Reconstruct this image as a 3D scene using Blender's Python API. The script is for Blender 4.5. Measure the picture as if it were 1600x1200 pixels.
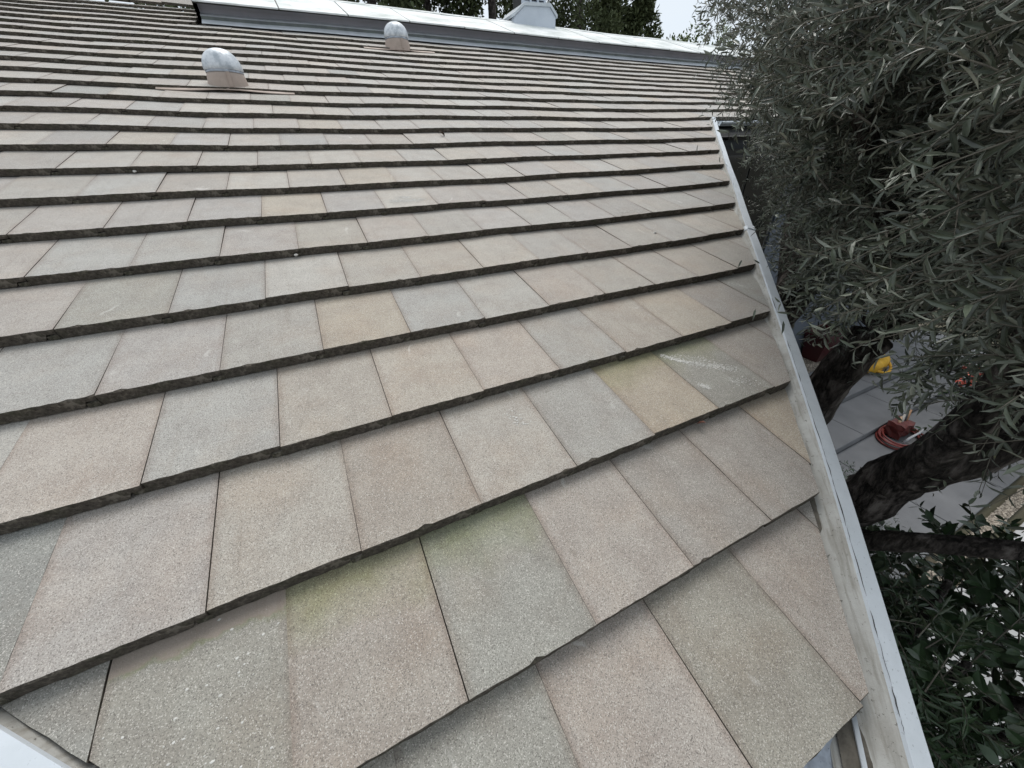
import bpy, bmesh, math, random
import numpy as np
from mathutils import Vector, Matrix
random.seed(7); rng = np.random.default_rng(11)
scene = bpy.context.scene
for o in list(bpy.data.objects): bpy.data.objects.remove(o)

# ------------------------------------------------------------------ camera, sky, sun, exposure
S = 0.35                                   # metres per exposed tile course
PITCH = math.radians(18.43)
CAM = Vector((-0.1353, -0.3043, 0.9063))
ROT = ((0.8980803648896042, -0.4391502633879369, -0.024468436118008502),
       (-0.25023243957705693, -0.4644013379882235, -0.8495381824603662),
       (0.3617117421138965, 0.7690763573541015, -0.5269593648241548))   # right, down, forward
cam_data = bpy.data.cameras.new('camera'); cam = bpy.data.objects.new('camera', cam_data)
scene.collection.objects.link(cam); scene.camera = cam
r_, d_, f_ = (Vector(a) for a in ROT)
m = Matrix((r_, -d_, -f_)).transposed().to_4x4(); m.translation = CAM
cam.matrix_world = m
cam_data.sensor_width = 36.0; cam_data.lens = 36.0 * 578.0 / 1600.0
cam_data.clip_start = 0.02; cam_data.clip_end = 2000

world = bpy.data.worlds.new('World'); scene.world = world; world.use_nodes = True
nt = world.node_tree; nt.nodes.clear()
out = nt.nodes.new('ShaderNodeOutputWorld'); bg = nt.nodes.new('ShaderNodeBackground')
sky = nt.nodes.new('ShaderNodeTexSky'); sky.sky_type = 'NISHITA'; sky.sun_disc = False
SUN_EL, SUN_AZ = math.radians(62), math.radians(20)
sky.sun_elevation = SUN_EL; sky.sun_rotation = SUN_AZ
sky.air_density = 1.0; sky.dust_density = 3.0; sky.ozone_density = 1.0
# thin high overcast: the blue sky shows weakly through an even pale cloud sheet
tc = nt.nodes.new('ShaderNodeTexCoord'); nz = nt.nodes.new('ShaderNodeTexNoise')
nz.inputs['Scale'].default_value = 2.2; nz.inputs['Detail'].default_value = 5
mp = nt.nodes.new('ShaderNodeMapping'); mp.inputs['Scale'].default_value = (1, 1, 2.5)
nt.links.new(tc.outputs['Generated'], mp.inputs['Vector']); nt.links.new(mp.outputs[0], nz.inputs['Vector'])
mr = nt.nodes.new('ShaderNodeMapRange'); mr.inputs['From Min'].default_value = .3; mr.inputs['From Max'].default_value = .7
mr.inputs['To Min'].default_value = .72; mr.inputs['To Max'].default_value = .93
nt.links.new(nz.outputs['Fac'], mr.inputs['Value'])
mx = nt.nodes.new('ShaderNodeMix'); mx.data_type = 'RGBA'
nt.links.new(mr.outputs['Result'], mx.inputs['Factor']); nt.links.new(sky.outputs[0], mx.inputs['A'])
mx.inputs['B'].default_value = (5.35, 5.75, 6.05, 1)
nt.links.new(mx.outputs['Result'], bg.inputs['Color']); bg.inputs['Strength'].default_value = 0.1
nt.links.new(bg.outputs[0], out.inputs['Surface'])

sl = bpy.data.lights.new('sun', 'SUN'); sl.energy = 1.5; sl.angle = math.radians(40); sl.color = (1, .97, .92)
so = bpy.data.objects.new('sun', sl); scene.collection.objects.link(so)
sv = Vector((math.sin(SUN_AZ) * math.cos(SUN_EL), math.cos(SUN_AZ) * math.cos(SUN_EL), math.sin(SUN_EL)))
so.rotation_euler = sv.to_track_quat('Z', 'Y').to_euler()

scene.view_settings.view_transform = 'Standard'; scene.view_settings.look = 'None'
scene.view_settings.gamma = 1; scene.view_settings.exposure = 0.68
scene.view_settings.use_curve_mapping = False
scene.render.resolution_x = 1024; scene.render.resolution_y = 768

# ------------------------------------------------------------------ helpers
def node_mat(name, rough=.8, metallic=0., spec=.5):
    mt = bpy.data.materials.new(name); mt.use_nodes = True
    n = mt.node_tree; b = n.nodes['Principled BSDF']
    b.inputs['Roughness'].default_value = rough; b.inputs['Metallic'].default_value = metallic
    b.inputs['Specular IOR Level'].default_value = spec
    return mt, n, b
def N(n, t, **kw):
    x = n.nodes.new('ShaderNode' + t)
    for k, v in kw.items():
        if k in x.inputs: x.inputs[k].default_value = v
        else: setattr(x, k, v)
    return x
def ramp(n, src, stops):
    r = n.nodes.new('ShaderNodeValToRGB'); e = r.color_ramp.elements
    e[0].position, e[0].color = stops[0][0], (*stops[0][1], 1)
    e[1].position, e[1].color = stops[-1][0], (*stops[-1][1], 1)
    for p, c in stops[1:-1]:
        q = e.new(p); q.color = (*c, 1)
    n.links.new(src, r.inputs[0]); return r
def rangeN(n, src, a, b, c, d):
    r = N(n, 'MapRange'); r.inputs[1].default_value = a; r.inputs[2].default_value = b
    r.inputs[3].default_value = c; r.inputs[4].default_value = d
    n.links.new(src, r.inputs[0]); return r.outputs[0]
def mixc(n, fac, a, b, mode='MIX'):
    x = N(n, 'Mix', data_type='RGBA', blend_type=mode)
    for s, k in ((fac, 'Factor'), (a, 'A'), (b, 'B')):
        if hasattr(s, 'links'): n.links.new(s, x.inputs[0 if k == 'Factor' else k] if k == 'Factor' else [i for i in x.inputs if i.name == k and i.type == 'RGBA'][0])
        elif k == 'Factor': x.inputs[0].default_value = s
        else: [i for i in x.inputs if i.name == k and i.type == 'RGBA'][0].default_value = (*s, 1)
    return [o for o in x.outputs if o.type == 'RGBA'][0]
def mathn(n, op, a, b=None, clamp=False):
    x = N(n, 'Math', operation=op); x.use_clamp = clamp
    for i, s in enumerate((a, b)):
        if s is None: continue
        if hasattr(s, 'links'): n.links.new(s, x.inputs[i])
        else: x.inputs[i].default_value = s
    return x.outputs[0]
def noise(n, vec, scale, detail=3, rough=.5):
    x = N(n, 'TexNoise'); x.inputs['Scale'].default_value = scale; x.inputs['Detail'].default_value = detail
    x.inputs['Roughness'].default_value = rough
    if vec is not None: n.links.new(vec, x.inputs['Vector'])
    return x.outputs['Fac']
def bump(n, b, h, strength, dist):
    x = N(n, 'Bump'); x.inputs['Strength'].default_value = strength; x.inputs['Distance'].default_value = dist
    n.links.new(h, x.inputs['Height']); n.links.new(x.outputs[0], b.inputs['Normal'])

def simple_mat(name, col, col2=None, scale=6, rough=.7, metallic=0., bmp=0., bscale=60, spec=.5, coord='Object'):
    mt, n, b = node_mat(name, rough, metallic, spec)
    t = N(n, 'TexCoord').outputs[coord]
    f = noise(n, t, scale, 4)
    c = ramp(n, f, [(.3, col), (.7, col2 or tuple(x * .8 for x in col))])
    n.links.new(c.outputs[0], b.inputs['Base Color'])
    if bmp: bump(n, b, noise(n, t, bscale, 4), bmp, .01)
    return mt

col = scene.collection
def mesh_obj(name, verts, faces, mats, parent=None, midx=None, smooth=False, local=None):
    me = bpy.data.meshes.new(name); me.from_pydata([tuple(v) for v in verts], [], faces); me.update()
    for mm in (mats if isinstance(mats, (list, tuple)) else [mats]): me.materials.append(mm)
    if midx is not None: me.polygons.foreach_set('material_index', midx)
    if smooth: me.polygons.foreach_set('use_smooth', [True] * len(me.polygons))
    o = bpy.data.objects.new(name, me); col.objects.link(o)
    if parent is not None: o.parent = parent
    return o
def fast_mesh(name, V, F3=None, F4=None, mats=(), parent=None, smooth=False):
    me = bpy.data.meshes.new(name)
    V = np.asarray(V, np.float32); nt3 = 0 if F3 is None else len(F3); nt4 = 0 if F4 is None else len(F4)
    me.vertices.add(len(V)); me.vertices.foreach_set('co', V.ravel())
    loops = []; starts = []; tot = []
    if nt3: loops.append(np.asarray(F3).ravel())
    if nt4: loops.append(np.asarray(F4).ravel())
    L = np.concatenate(loops).astype(np.int32)
    st = np.concatenate([np.arange(nt3) * 3, nt3 * 3 + np.arange(nt4) * 4]).astype(np.int32)
    me.loops.add(len(L)); me.loops.foreach_set('vertex_index', L)
    me.polygons.add(nt3 + nt4); me.polygons.foreach_set('loop_start', st)
    if smooth: me.polygons.foreach_set('use_smooth', np.ones(nt3 + nt4, bool))
    me.update(calc_edges=True); me.validate()
    for mm in mats: me.materials.append(mm)
    o = bpy.data.objects.new(name, me); col.objects.link(o)
    if parent is not None: o.parent = parent
    return o
def empty(name, label, cat, loc=(0, 0, 0), group=None, rz=0):
    o = bpy.data.objects.new(name, None); col.objects.link(o); o.location = loc; o.rotation_euler = (0, 0, rz)
    o.empty_display_size = .1
    o['label'] = label; o['category'] = cat
    if group: o['group'] = group
    return o
def tag(o, label, cat, group=None):
    o['label'] = label; o['category'] = cat
    if group: o['group'] = group
    return o
def box(V, F, x0, x1, y0, y1, z0, z1):
    b = len(V)
    V += [(x0, y0, z0), (x1, y0, z0), (x1, y1, z0), (x0, y1, z0), (x0, y0, z1), (x1, y0, z1), (x1, y1, z1), (x0, y1, z1)]
    F += [(b, b+3, b+2, b+1), (b+4, b+5, b+6, b+7), (b, b+1, b+5, b+4), (b+1, b+2, b+6, b+5), (b+2, b+3, b+7, b+6), (b+3, b, b+4, b+7)]
def tube(V, F, pts, rad, sides=8, jit=0., seed=0):
    rr = random.Random(seed); b = len(V); up = Vector((0, 0, 1)); n = len(pts)
    for i, p in enumerate(pts):
        p = Vector(p); a = Vector(pts[max(i-1, 0)]); c = Vector(pts[min(i+1, n-1)]); t = (c-a).normalized()
        x = t.cross(up if abs(t.z) < .95 else Vector((1, 0, 0))).normalized(); y = t.cross(x)
        for k in range(sides):
            an = 2*math.pi*k/sides; r = rad[i] * (1 + jit*(rr.random()-.5))
            V.append(tuple(p + x*math.cos(an)*r + y*math.sin(an)*r))
    for i in range(n-1):
        for k in range(sides):
            F.append((b+i*sides+k, b+i*sides+(k+1) % sides, b+(i+1)*sides+(k+1) % sides, b+(i+1)*sides+k))
    F.append(tuple(b+k for k in range(sides))[::-1]); F.append(tuple(b+(n-1)*sides+k for k in range(sides)))
def smooth_pts(pts, rad, n=6):
    P, Rr = [], []
    for i in range(len(pts)-1):
        p0 = Vector(pts[max(i-1, 0)]); p1 = Vector(pts[i]); p2 = Vector(pts[i+1]); p3 = Vector(pts[min(i+2, len(pts)-1)])
        for k in range(n):
            t = k/n
            P.append(.5*((2*p1)+(p2-p0)*t+(2*p0-5*p1+4*p2-p3)*t*t+(3*p1-p0-3*p2+p3)*t**3)); Rr.append(rad[i]*(1-t)+rad[i+1]*t)
    P.append(Vector(pts[-1])); Rr.append(rad[-1]); return P, Rr

# roof plane: u along the courses, v up the slope (one unit = one course), z off the plane
ZC = [0.13492615867755287, -0.2439190462272665, 0.08398384474910366, 0.2704250651397407, 0.016941510843468965, -0.005679128644021343,
      -0.03290849407239799, 0.07977392759821732, -0.08189793376590768, -0.03614183129892646, -0.16783953279904182, 0.03465727384003909]
ZT = [(0, 2), (0, 3), (0, 4), (0, 5), (1, 2), (1, 3), (1, 1), (2, 0), (2, 1), (2, 2), (0, 6), (1, 4)]
def zfield(u, v):
    wave = .016*math.sin(.62*u+1.1+.05*v)*math.sin(.42*v+.4)+.007*math.sin(1.9*u+.8*v)
    u = min(max(u, -7), 15); v = min(max(v, -1.5), 24)
    a = (u-4)/10; b = (v-10)/12
    return wave*min(1, max(0, (v-1)/4))+sum(c*a**i*b**j for c, (i, j) in zip(ZC, ZT))
CP, SP = math.cos(PITCH), math.sin(PITCH)
def RP(u, v, z=0., field=True):
    if field: z = z + zfield(u, v)
    return Vector((u*S, (v*CP - z*SP)*S, (v*SP + z*CP)*S))
def screen(P):
    d = Vector(P) - CAM; c = [sum(a*b for a, b in zip(row, d)) for row in ROT]
    if c[2] < .01: return None
    return 800+578*c[0]/c[2], 600+578*c[1]/c[2], c[2]

# ------------------------------------------------------------------ materials
def tile_material(name, attr):
    mt, n, b = node_mat(name, .62, 0, .55); b.inputs['Sheen Weight'].default_value = .3; b.inputs['Sheen Roughness'].default_value = .45
    tcn = N(n, 'TexCoord'); info = N(n, 'ObjectInfo')
    if attr:
        ca = N(n, 'Attribute', attribute_name='tile_colour'); colr = ca.outputs['Color']; alpha = None
        vec = tcn.outputs['Object']
    else:
        colr = info.outputs['Color']; alpha = info.outputs['Alpha']
        va = N(n, 'VectorMath', operation='ADD'); cx = N(n, 'CombineXYZ')
        k = mathn(n, 'MULTIPLY', info.outputs['Random'], 37.0); n.links.new(k, cx.inputs[0]); n.links.new(k, cx.inputs[1])
        n.links.new(tcn.outputs['Object'], va.inputs[0]); n.links.new(cx.outputs[0], va.inputs[1]); vec = va.outputs[0]
    # broad blotches
    big = noise(n, vec, 9, 4, .6)
    c = mixc(n, rangeN(n, big, .40, .68, 0, .8), colr, mixc(n, 1.0, colr, (.80, .77, .76), 'MULTIPLY'))
    mid = noise(n, vec, 30, 5, .7)
    c = mixc(n, rangeN(n, mid, .5, .8, 0, .35), c, mixc(n, 1.0, c, (1.12, 1.10, 1.06), 'MULTIPLY'))
    # warm dirt clouds
    wd = noise(n, vec, 5, 3, .5)
    c = mixc(n, rangeN(n, wd, .48, .70, 0, .6), c, mixc(n, 1.0, c, (1.0, .91, .84), 'MULTIPLY'))
    # coarse sand grains: dark pits and pale quartz
    v1 = N(n, 'TexVoronoi'); v1.inputs['Scale'].default_value = 620; n.links.new(vec, v1.inputs['Vector'])
    sep = N(n, 'SeparateColor'); n.links.new(v1.outputs['Color'], sep.inputs[0])
    gl = rangeN(n, sep.outputs[0], .0, 1.0, .80, 1.13)
    vm = N(n, 'VectorMath', operation='SCALE'); n.links.new(c, vm.inputs[0]); n.links.new(gl, vm.inputs['Scale'])
    c = vm.outputs[0]
    c = mixc(n, mathn(n, 'MULTIPLY', mathn(n, 'GREATER_THAN', sep.outputs[1], .92), .5), c, (.66, .63, .58))
    c = mixc(n, mathn(n, 'MULTIPLY', mathn(n, 'LESS_THAN', sep.outputs[1], .12), .6), c, (.07, .06, .05))
    g2 = noise(n, vec, 420, 3, .6)
    c = mixc(n, rangeN(n, g2, .54, .70, 0, .5), c, mixc(n, 1.0, c, (.5, .47, .44), 'MULTIPLY'))
    if not attr:
        # dirt gathering along the side joints and the head of the exposed face
        sx = N(n, 'SeparateXYZ'); n.links.new(tcn.outputs['Object'], sx.inputs[0])
        nzz = noise(n, vec, 40, 4, .7)
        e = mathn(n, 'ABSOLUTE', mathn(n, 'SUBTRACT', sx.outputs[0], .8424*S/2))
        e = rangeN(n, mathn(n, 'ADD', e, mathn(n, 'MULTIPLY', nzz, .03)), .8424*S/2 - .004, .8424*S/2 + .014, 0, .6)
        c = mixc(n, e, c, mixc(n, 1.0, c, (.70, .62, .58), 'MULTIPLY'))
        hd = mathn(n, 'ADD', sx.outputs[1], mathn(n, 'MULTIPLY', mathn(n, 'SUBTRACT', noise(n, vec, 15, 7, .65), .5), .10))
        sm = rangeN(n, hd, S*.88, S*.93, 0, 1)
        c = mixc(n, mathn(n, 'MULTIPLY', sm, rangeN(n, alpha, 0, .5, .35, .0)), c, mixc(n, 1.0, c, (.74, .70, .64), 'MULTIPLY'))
        # mossy tiles: a smooth clay band at the head with a green line below it
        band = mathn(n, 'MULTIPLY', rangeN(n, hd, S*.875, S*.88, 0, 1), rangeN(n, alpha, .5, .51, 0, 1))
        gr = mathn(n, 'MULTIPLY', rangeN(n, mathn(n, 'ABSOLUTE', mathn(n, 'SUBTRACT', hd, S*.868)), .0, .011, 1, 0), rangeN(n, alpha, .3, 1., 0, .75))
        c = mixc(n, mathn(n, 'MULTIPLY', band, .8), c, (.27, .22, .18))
        c = mixc(n, mathn(n, 'MULTIPLY', gr, rangeN(n, noise(n, vec, 25, 4, .7), .35, .6, .2, 1)), c, (.19, .20, .10))
        wash = mathn(n, 'MULTIPLY', rangeN(n, mathn(n, 'ADD', sx.outputs[1], mathn(n, 'MULTIPLY', noise(n, vec, 8, 5, .6), .22)), S*.86, S*1.28, 0, 1), rangeN(n, mathn(n, 'ABSOLUTE', mathn(n, 'SUBTRACT', alpha, .5)), .05, .3, .9, .0))
        c = mixc(n, wash, c, mixc(n, 1.0, c, (.70, .76, .50), 'MULTIPLY'))
        # rain streaks running down the slope
        ms = N(n, 'Mapping'); ms.inputs['Scale'].default_value = (34, 2.2, 1); n.links.new(vec, ms.inputs['Vector'])
        st = noise(n, ms.outputs[0], 1.0, 5, .65)
        c = mixc(n, rangeN(n, st, .56, .74, 0, .38), c, mixc(n, 1.0, c, (.72, .66, .60), 'MULTIPLY'))
        # the cut face of thin white scratches
        wv = N(n, 'TexWave', wave_type='BANDS'); wv.inputs['Scale'].default_value = 1.1; wv.inputs['Distortion'].default_value = 9
        wv.inputs['Detail'].default_value = 4; wv.inputs['Detail Scale'].default_value = 2.2; n.links.new(vec, wv.inputs['Vector'])
        scr = mathn(n, 'MULTIPLY', rangeN(n, wv.outputs['Fac'], .985, 1, 0, .3), rangeN(n, noise(n, vec, 6, 2), .62, .7, 0, 1))
        c = mixc(n, scr, c, (.75, .74, .70))
    # smudges: small dark lichen stains
    sm2 = noise(n, vec, 17, 6, .75)
    c = mixc(n, rangeN(n, sm2, .60, .72, 0, .5), c, mixc(n, 1.0, c, (.60, .56, .52), 'MULTIPLY'))
    n.links.new(c, b.inputs['Base Color'])
    h = mathn(n, 'ADD', mathn(n, 'MULTIPLY', sep.outputs[0], .5), g2)
    bump(n, b, h, .55, .0022)
    n.links.new(rangeN(n, g2, .3, .7, .55, .8), b.inputs['Roughness'])
    return mt
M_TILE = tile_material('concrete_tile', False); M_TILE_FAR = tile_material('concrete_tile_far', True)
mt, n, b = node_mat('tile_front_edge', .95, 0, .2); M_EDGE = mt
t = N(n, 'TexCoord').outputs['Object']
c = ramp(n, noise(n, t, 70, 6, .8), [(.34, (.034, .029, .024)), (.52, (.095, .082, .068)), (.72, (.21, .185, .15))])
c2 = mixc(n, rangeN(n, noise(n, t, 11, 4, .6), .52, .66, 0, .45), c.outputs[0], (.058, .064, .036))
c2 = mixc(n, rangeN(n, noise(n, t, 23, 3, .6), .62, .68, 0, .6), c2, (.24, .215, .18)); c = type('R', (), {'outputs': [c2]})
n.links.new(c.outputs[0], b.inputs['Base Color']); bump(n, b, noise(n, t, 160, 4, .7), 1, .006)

def metal_paint(name, base, dirt, lo=.45, hi=.7, scale=5, rough=.45, metallic=.0, streak=False):
    mt, n, b = node_mat(name, rough, metallic)
    t = N(n, 'TexCoord').outputs['Object']
    f = noise(n, t, scale, 6, .65)
    c = ramp(n, f, [(lo, base), (hi, dirt)]).outputs[0]
    sp = noise(n, t, 140, 3, .7)
    c = mixc(n, rangeN(n, sp, .63, .72, 0, .7), c, tuple(x*.45 for x in dirt))
    n.links.new(c, b.inputs['Base Color']); bump(n, b, noise(n, t, 30, 3), .15, .004)
    n.links.new(rangeN(n, f, .3, .7, rough, rough+.25), b.inputs['Roughness'])
    return mt
M_FLANGE = metal_paint('painted_flange', (.56, .60, .64), (.46, .50, .53), .4, .75, 7, .4)
mt, n, b = node_mat('dirty_channel', .75, 0, .3); M_CHANNEL = mt
t = N(n, 'TexCoord').outputs['Object']
mpn = N(n, 'Mapping'); mpn.inputs['Rotation'].default_value = (0, 0, math.radians(-46)); n.links.new(t, mpn.inputs['Vector'])
mp2 = N(n, 'Mapping'); mp2.inputs['Scale'].default_value = (1.2, 22, 6); n.links.new(mpn.outputs[0], mp2.inputs['Vector'])
stk = noise(n, mp2.outputs[0], 4, 5, .6); pat = noise(n, t, 9, 6, .7); spk = noise(n, t, 75, 5, .8)
c = ramp(n, pat, [(.3, (.44, .44, .42)), (.7, (.30, .29, .265))]).outputs[0]
c = mixc(n, rangeN(n, stk, .48, .68, 0, .6), c, (.16, .145, .115))
c = mixc(n, rangeN(n, spk, .60, .66, 0, .85), c, (.05, .045, .035))
n.links.new(c, b.inputs['Base Color']); bump(n, b, spk, .4, .004)
M_GALV = metal_paint('galvanised_flashing', (.42, .46, .52), (.25, .27, .30), .4, .7, 25, .3, .5)
M_WHITE = metal_paint('white_cover_paint', (.72, .74, .74), (.48, .52, .50), .42, .66, 2.2, .5)
M_LILAC = metal_paint('grey_curb_paint', (.42, .42, .48), (.34, .35, .40), .4, .7, 3, .5)
M_LEDGE = metal_paint('pale_ledge_paint', (.66, .69, .74), (.52, .56, .58), .4, .7, 4, .45)
M_DARKTRIM = simple_mat('dark_trim', (.035, .036, .036), (.05, .05, .048), 5, .7)
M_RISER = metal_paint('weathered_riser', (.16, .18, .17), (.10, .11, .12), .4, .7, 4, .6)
M_CHIM = metal_paint('chimney_paint', (.60, .65, .72), (.50, .55, .62), .4, .8, 3, .6)
M_TAN = metal_paint('tan_collar_paint', (.42, .34, .29), (.33, .27, .23), .4, .8, 9, .6)
M_SILVER = metal_paint('silver_hood', (.66, .69, .72), (.40, .44, .48), .42, .62, 14, .42, .35)
M_WALL = simple_mat('slate_wall_paint', (.085, .10, .125), (.07, .085, .105), 2, .7)
M_GLASS = simple_mat('dark_window_glass', (.006, .007, .009), None, 2, .08)
M_UNDER = simple_mat('roof_felt', (.02, .02, .02), None, 4, .9)
M_PAVE = simple_mat('pale_paving', (.165, .168, .175), (.125, .128, .135), 3, .85, 0, .3, 60)
M_PAVE2 = simple_mat('bright_concrete', (.44, .44, .44), (.36, .36, .36), 2.5, .85, 0, .3, 60)
mt, n, b = node_mat('gravel', .9); M_GRAVEL = mt
t = N(n, 'TexCoord').outputs['Object']; v1 = N(n, 'TexVoronoi'); v1.inputs['Scale'].default_value = 45; n.links.new(t, v1.inputs['Vector'])
c = ramp(n, v1.outputs['Distance'], [(.1, (.42, .37, .30)), (.6, (.12, .10, .08))]); n.links.new(c.outputs[0], b.inputs['Base Color'])
bump(n, b, v1.outputs['Distance'], 1, .02)
mt, n, b = node_mat('olive_bark', .95, 0, .2); M_BARK = mt
t = N(n, 'TexCoord').outputs['Object']
mpn = N(n, 'Mapping'); mpn.inputs['Scale'].default_value = (1, 1, .3); n.links.new(t, mpn.inputs['Vector'])
f1 = noise(n, mpn.outputs[0], 34, 8, .8); f2 = noise(n, mpn.outputs[0], 5, 3, .5); f3 = noise(n, mpn.outputs[0], 15, 4, .6)
rdg = mathn(n, 'MULTIPLY', mathn(n, 'ABSOLUTE', mathn(n, 'SUBTRACT', f3, .5)), 2.4)
hh = mathn(n, 'ADD', mathn(n, 'MULTIPLY', f1, .75), rdg)
c = ramp(n, hh, [(.36, (.014, .012, .011)), (.58, (.095, .082, .075)), (.85, (.24, .215, .20))])
c = mixc(n, rangeN(n, f2, .4, .7, 0, .4), c.outputs[0], (.05, .044, .038))
n.links.new(c, b.inputs['Base Color']); bump(n, b, hh, 1, .03)

def leaf_mat(name, top, under, var=.35, rough=.5, spec=.4):
    mt, n, b = node_mat(name, rough, 0, spec)
    g = N(n, 'NewGeometry'); t = N(n, 'TexCoord').outputs['Object']
    f = noise(n, g.outputs['Position'], 14, 3, .6)
    c = mixc(n, g.outputs['Backfacing'], top, under)
    vm = N(n, 'VectorMath', operation='SCALE'); n.links.new(c, vm.inputs[0]); n.links.new(rangeN(n, f, .3, .7, 1-var, 1+var), vm.inputs['Scale'])
    c = vm.outputs[0]
    y = noise(n, g.outputs['Position'], 31, 2, .5)
    c = mixc(n, rangeN(n, y, .66, .72, 0, .35), c, tuple(min(1, x*k) for x, k in zip(top, (2.0, 1.7, .9))))
    n.links.new(c, b.inputs['Base Color']); return mt
M_OLIVE = leaf_mat('olive_leaf', (.070, .083, .060), (.215, .23, .19), .7, .34, .5)
M_BROAD = leaf_mat('broad_leaf', (.034, .062, .028), (.06, .08, .045), .35, .35)
M_CONIFER = leaf_mat('conifer_needles', (.085, .105, .050), (.11, .13, .065), .5, .7, .2)
M_LIGHTLEAF = leaf_mat('light_leaf', (.12, .17, .055), (.16, .20, .08), .5, .6)
M_TWIG = simple_mat('twig_bark', (.14, .13, .105), (.09, .08, .065), 20, .9)

# ------------------------------------------------------------------ the ground
g = fast_mesh('ground', [(-300, -300, -3.62), (300, -300, -3.62), (300, 400, -3.62), (-300, 400, -3.62)], None, [(0, 1, 2, 3)],
              [simple_mat('garden_soil', (.10, .085, .06), (.06, .06, .035), .8, .95, 0, .6, 12)]); g['kind'] = 'structure'

def slab(name, x0, x1, y0, y1, z0, z1, mat, parent, bev=.008):
    V, F = [], []; box(V, F, x0, x1, y0, y1, z0, z1-bev)
    V[4:] = [(x0, y0, z1-bev), (x1, y0, z1-bev), (x1, y1, z1-bev), (x0, y1, z1-bev)]
    F.remove((4, 5, 6, 7)); V += [(x0+bev, y0+bev, z1), (x1-bev, y0+bev, z1), (x1-bev, y1-bev, z1), (x0+bev, y1-bev, z1)]
    F += [(8, 9, 10, 11), (4, 5, 9, 8), (5, 6, 10, 9), (6, 7, 11, 10), (7, 4, 8, 11)]
    return mesh_obj(name, V, F, mat, parent)
terr = bpy.data.objects.new('terrace', None); col.objects.link(terr); terr['kind'] = 'structure'
# three broad treads running along the house, each of large slabs with open joints
for (y0, y1, zt) in ((2.28, 3.18, -3.30), (1.56, 2.28, -3.42), (-.02, 1.56, -3.54)):
    xs = 3.0 + random.random()
    while xs < 13.5:
        w = 1.5
        if zt < -3.5:
            for ya, yb in ((y0, .78), (.78, y1)): slab('paving_slab', xs+.006, xs+w-.006, ya+.006, yb-.006, -3.70, zt-random.random()*.003, M_PAVE, terr)
        else: slab('paving_slab', xs+.006, xs+w-.006, y0+.002, y1-.002, -3.70, zt-random.random()*.003, M_PAVE, terr)
        xs += w
# the lower path beyond the shrub, in brighter concrete
pth = bpy.data.objects.new('path', None); col.objects.link(pth); pth['kind'] = 'structure'
for i in range(7):
    for j in range(3):
        x = 2.2 + i*1.5
        slab('concrete_slab', x+.008, x+1.492, -4.4+j*1.35+(.0), -4.4+j*1.35+1.335, -3.75, -3.56-random.random()*.003, M_PAVE2, pth)
gs = fast_mesh('gravel_strip', [(2.5, -.25, -3.575), (14, -.25, -3.575), (14, -.11, -3.575), (2.5, -.11, -3.575)], None, [(0, 1, 2, 3)], [M_GRAVEL]); gs['kind'] = 'structure'
gs = fast_mesh('gravel_strip', [(2.5, 3.2, -3.33), (14, 3.2, -3.33), (14, 3.79, -3.33), (2.5, 3.79, -3.33)], None, [(0, 1, 2, 3)], [M_GRAVEL]); gs['kind'] = 'structure'
# loose pebbles over both strips
V, F = [], []
rr = random.Random(3)
for i in range(2600):
    x = rr.uniform(3.5, 12.5)
    if i % 2: y, z = rr.uniform(3.2, 3.78), -3.33
    else: y, z = rr.uniform(-.25, -.11), -3.575
    r = rr.uniform(.010, .022); b0 = len(V); a = rr.random()*3
    for k in range(5): V.append((x+r*math.cos(a+k*1.257), y+r*math.sin(a+k*1.257)*.8, z))
    V.append((x, y, z+r*.8)); F += [(b0+k, b0+(k+1) % 5, b0+5) for k in range(5)]
pb = fast_mesh('pebbles', V, F, None, [simple_mat('pebble_stone', (.45, .40, .33), (.25, .21, .17), 30, .8)]); pb['kind'] = 'stuff'

# ------------------------------------------------------------------ the house
house = empty('house', 'house under a pale sanded concrete tile roof with white ridge cover and diagonal cut edge', 'house', (1.0, 3.8, -3.55))
H = Matrix.Translation(-Vector(house.location))
def part(name, verts, faces, mats, parent=None, **kw):
    o = mesh_obj(name, verts, faces, mats, None, **kw)
    if parent is None: o.parent = house; o.matrix_parent_inverse = H
    else: o.parent = parent; o.matrix_parent_inverse = parent_inv(parent)
    return o
def parent_inv(p): return Matrix.Identity(4) if p.matrix_basis == Matrix.Identity(4) else p.matrix_basis.inverted()

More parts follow.
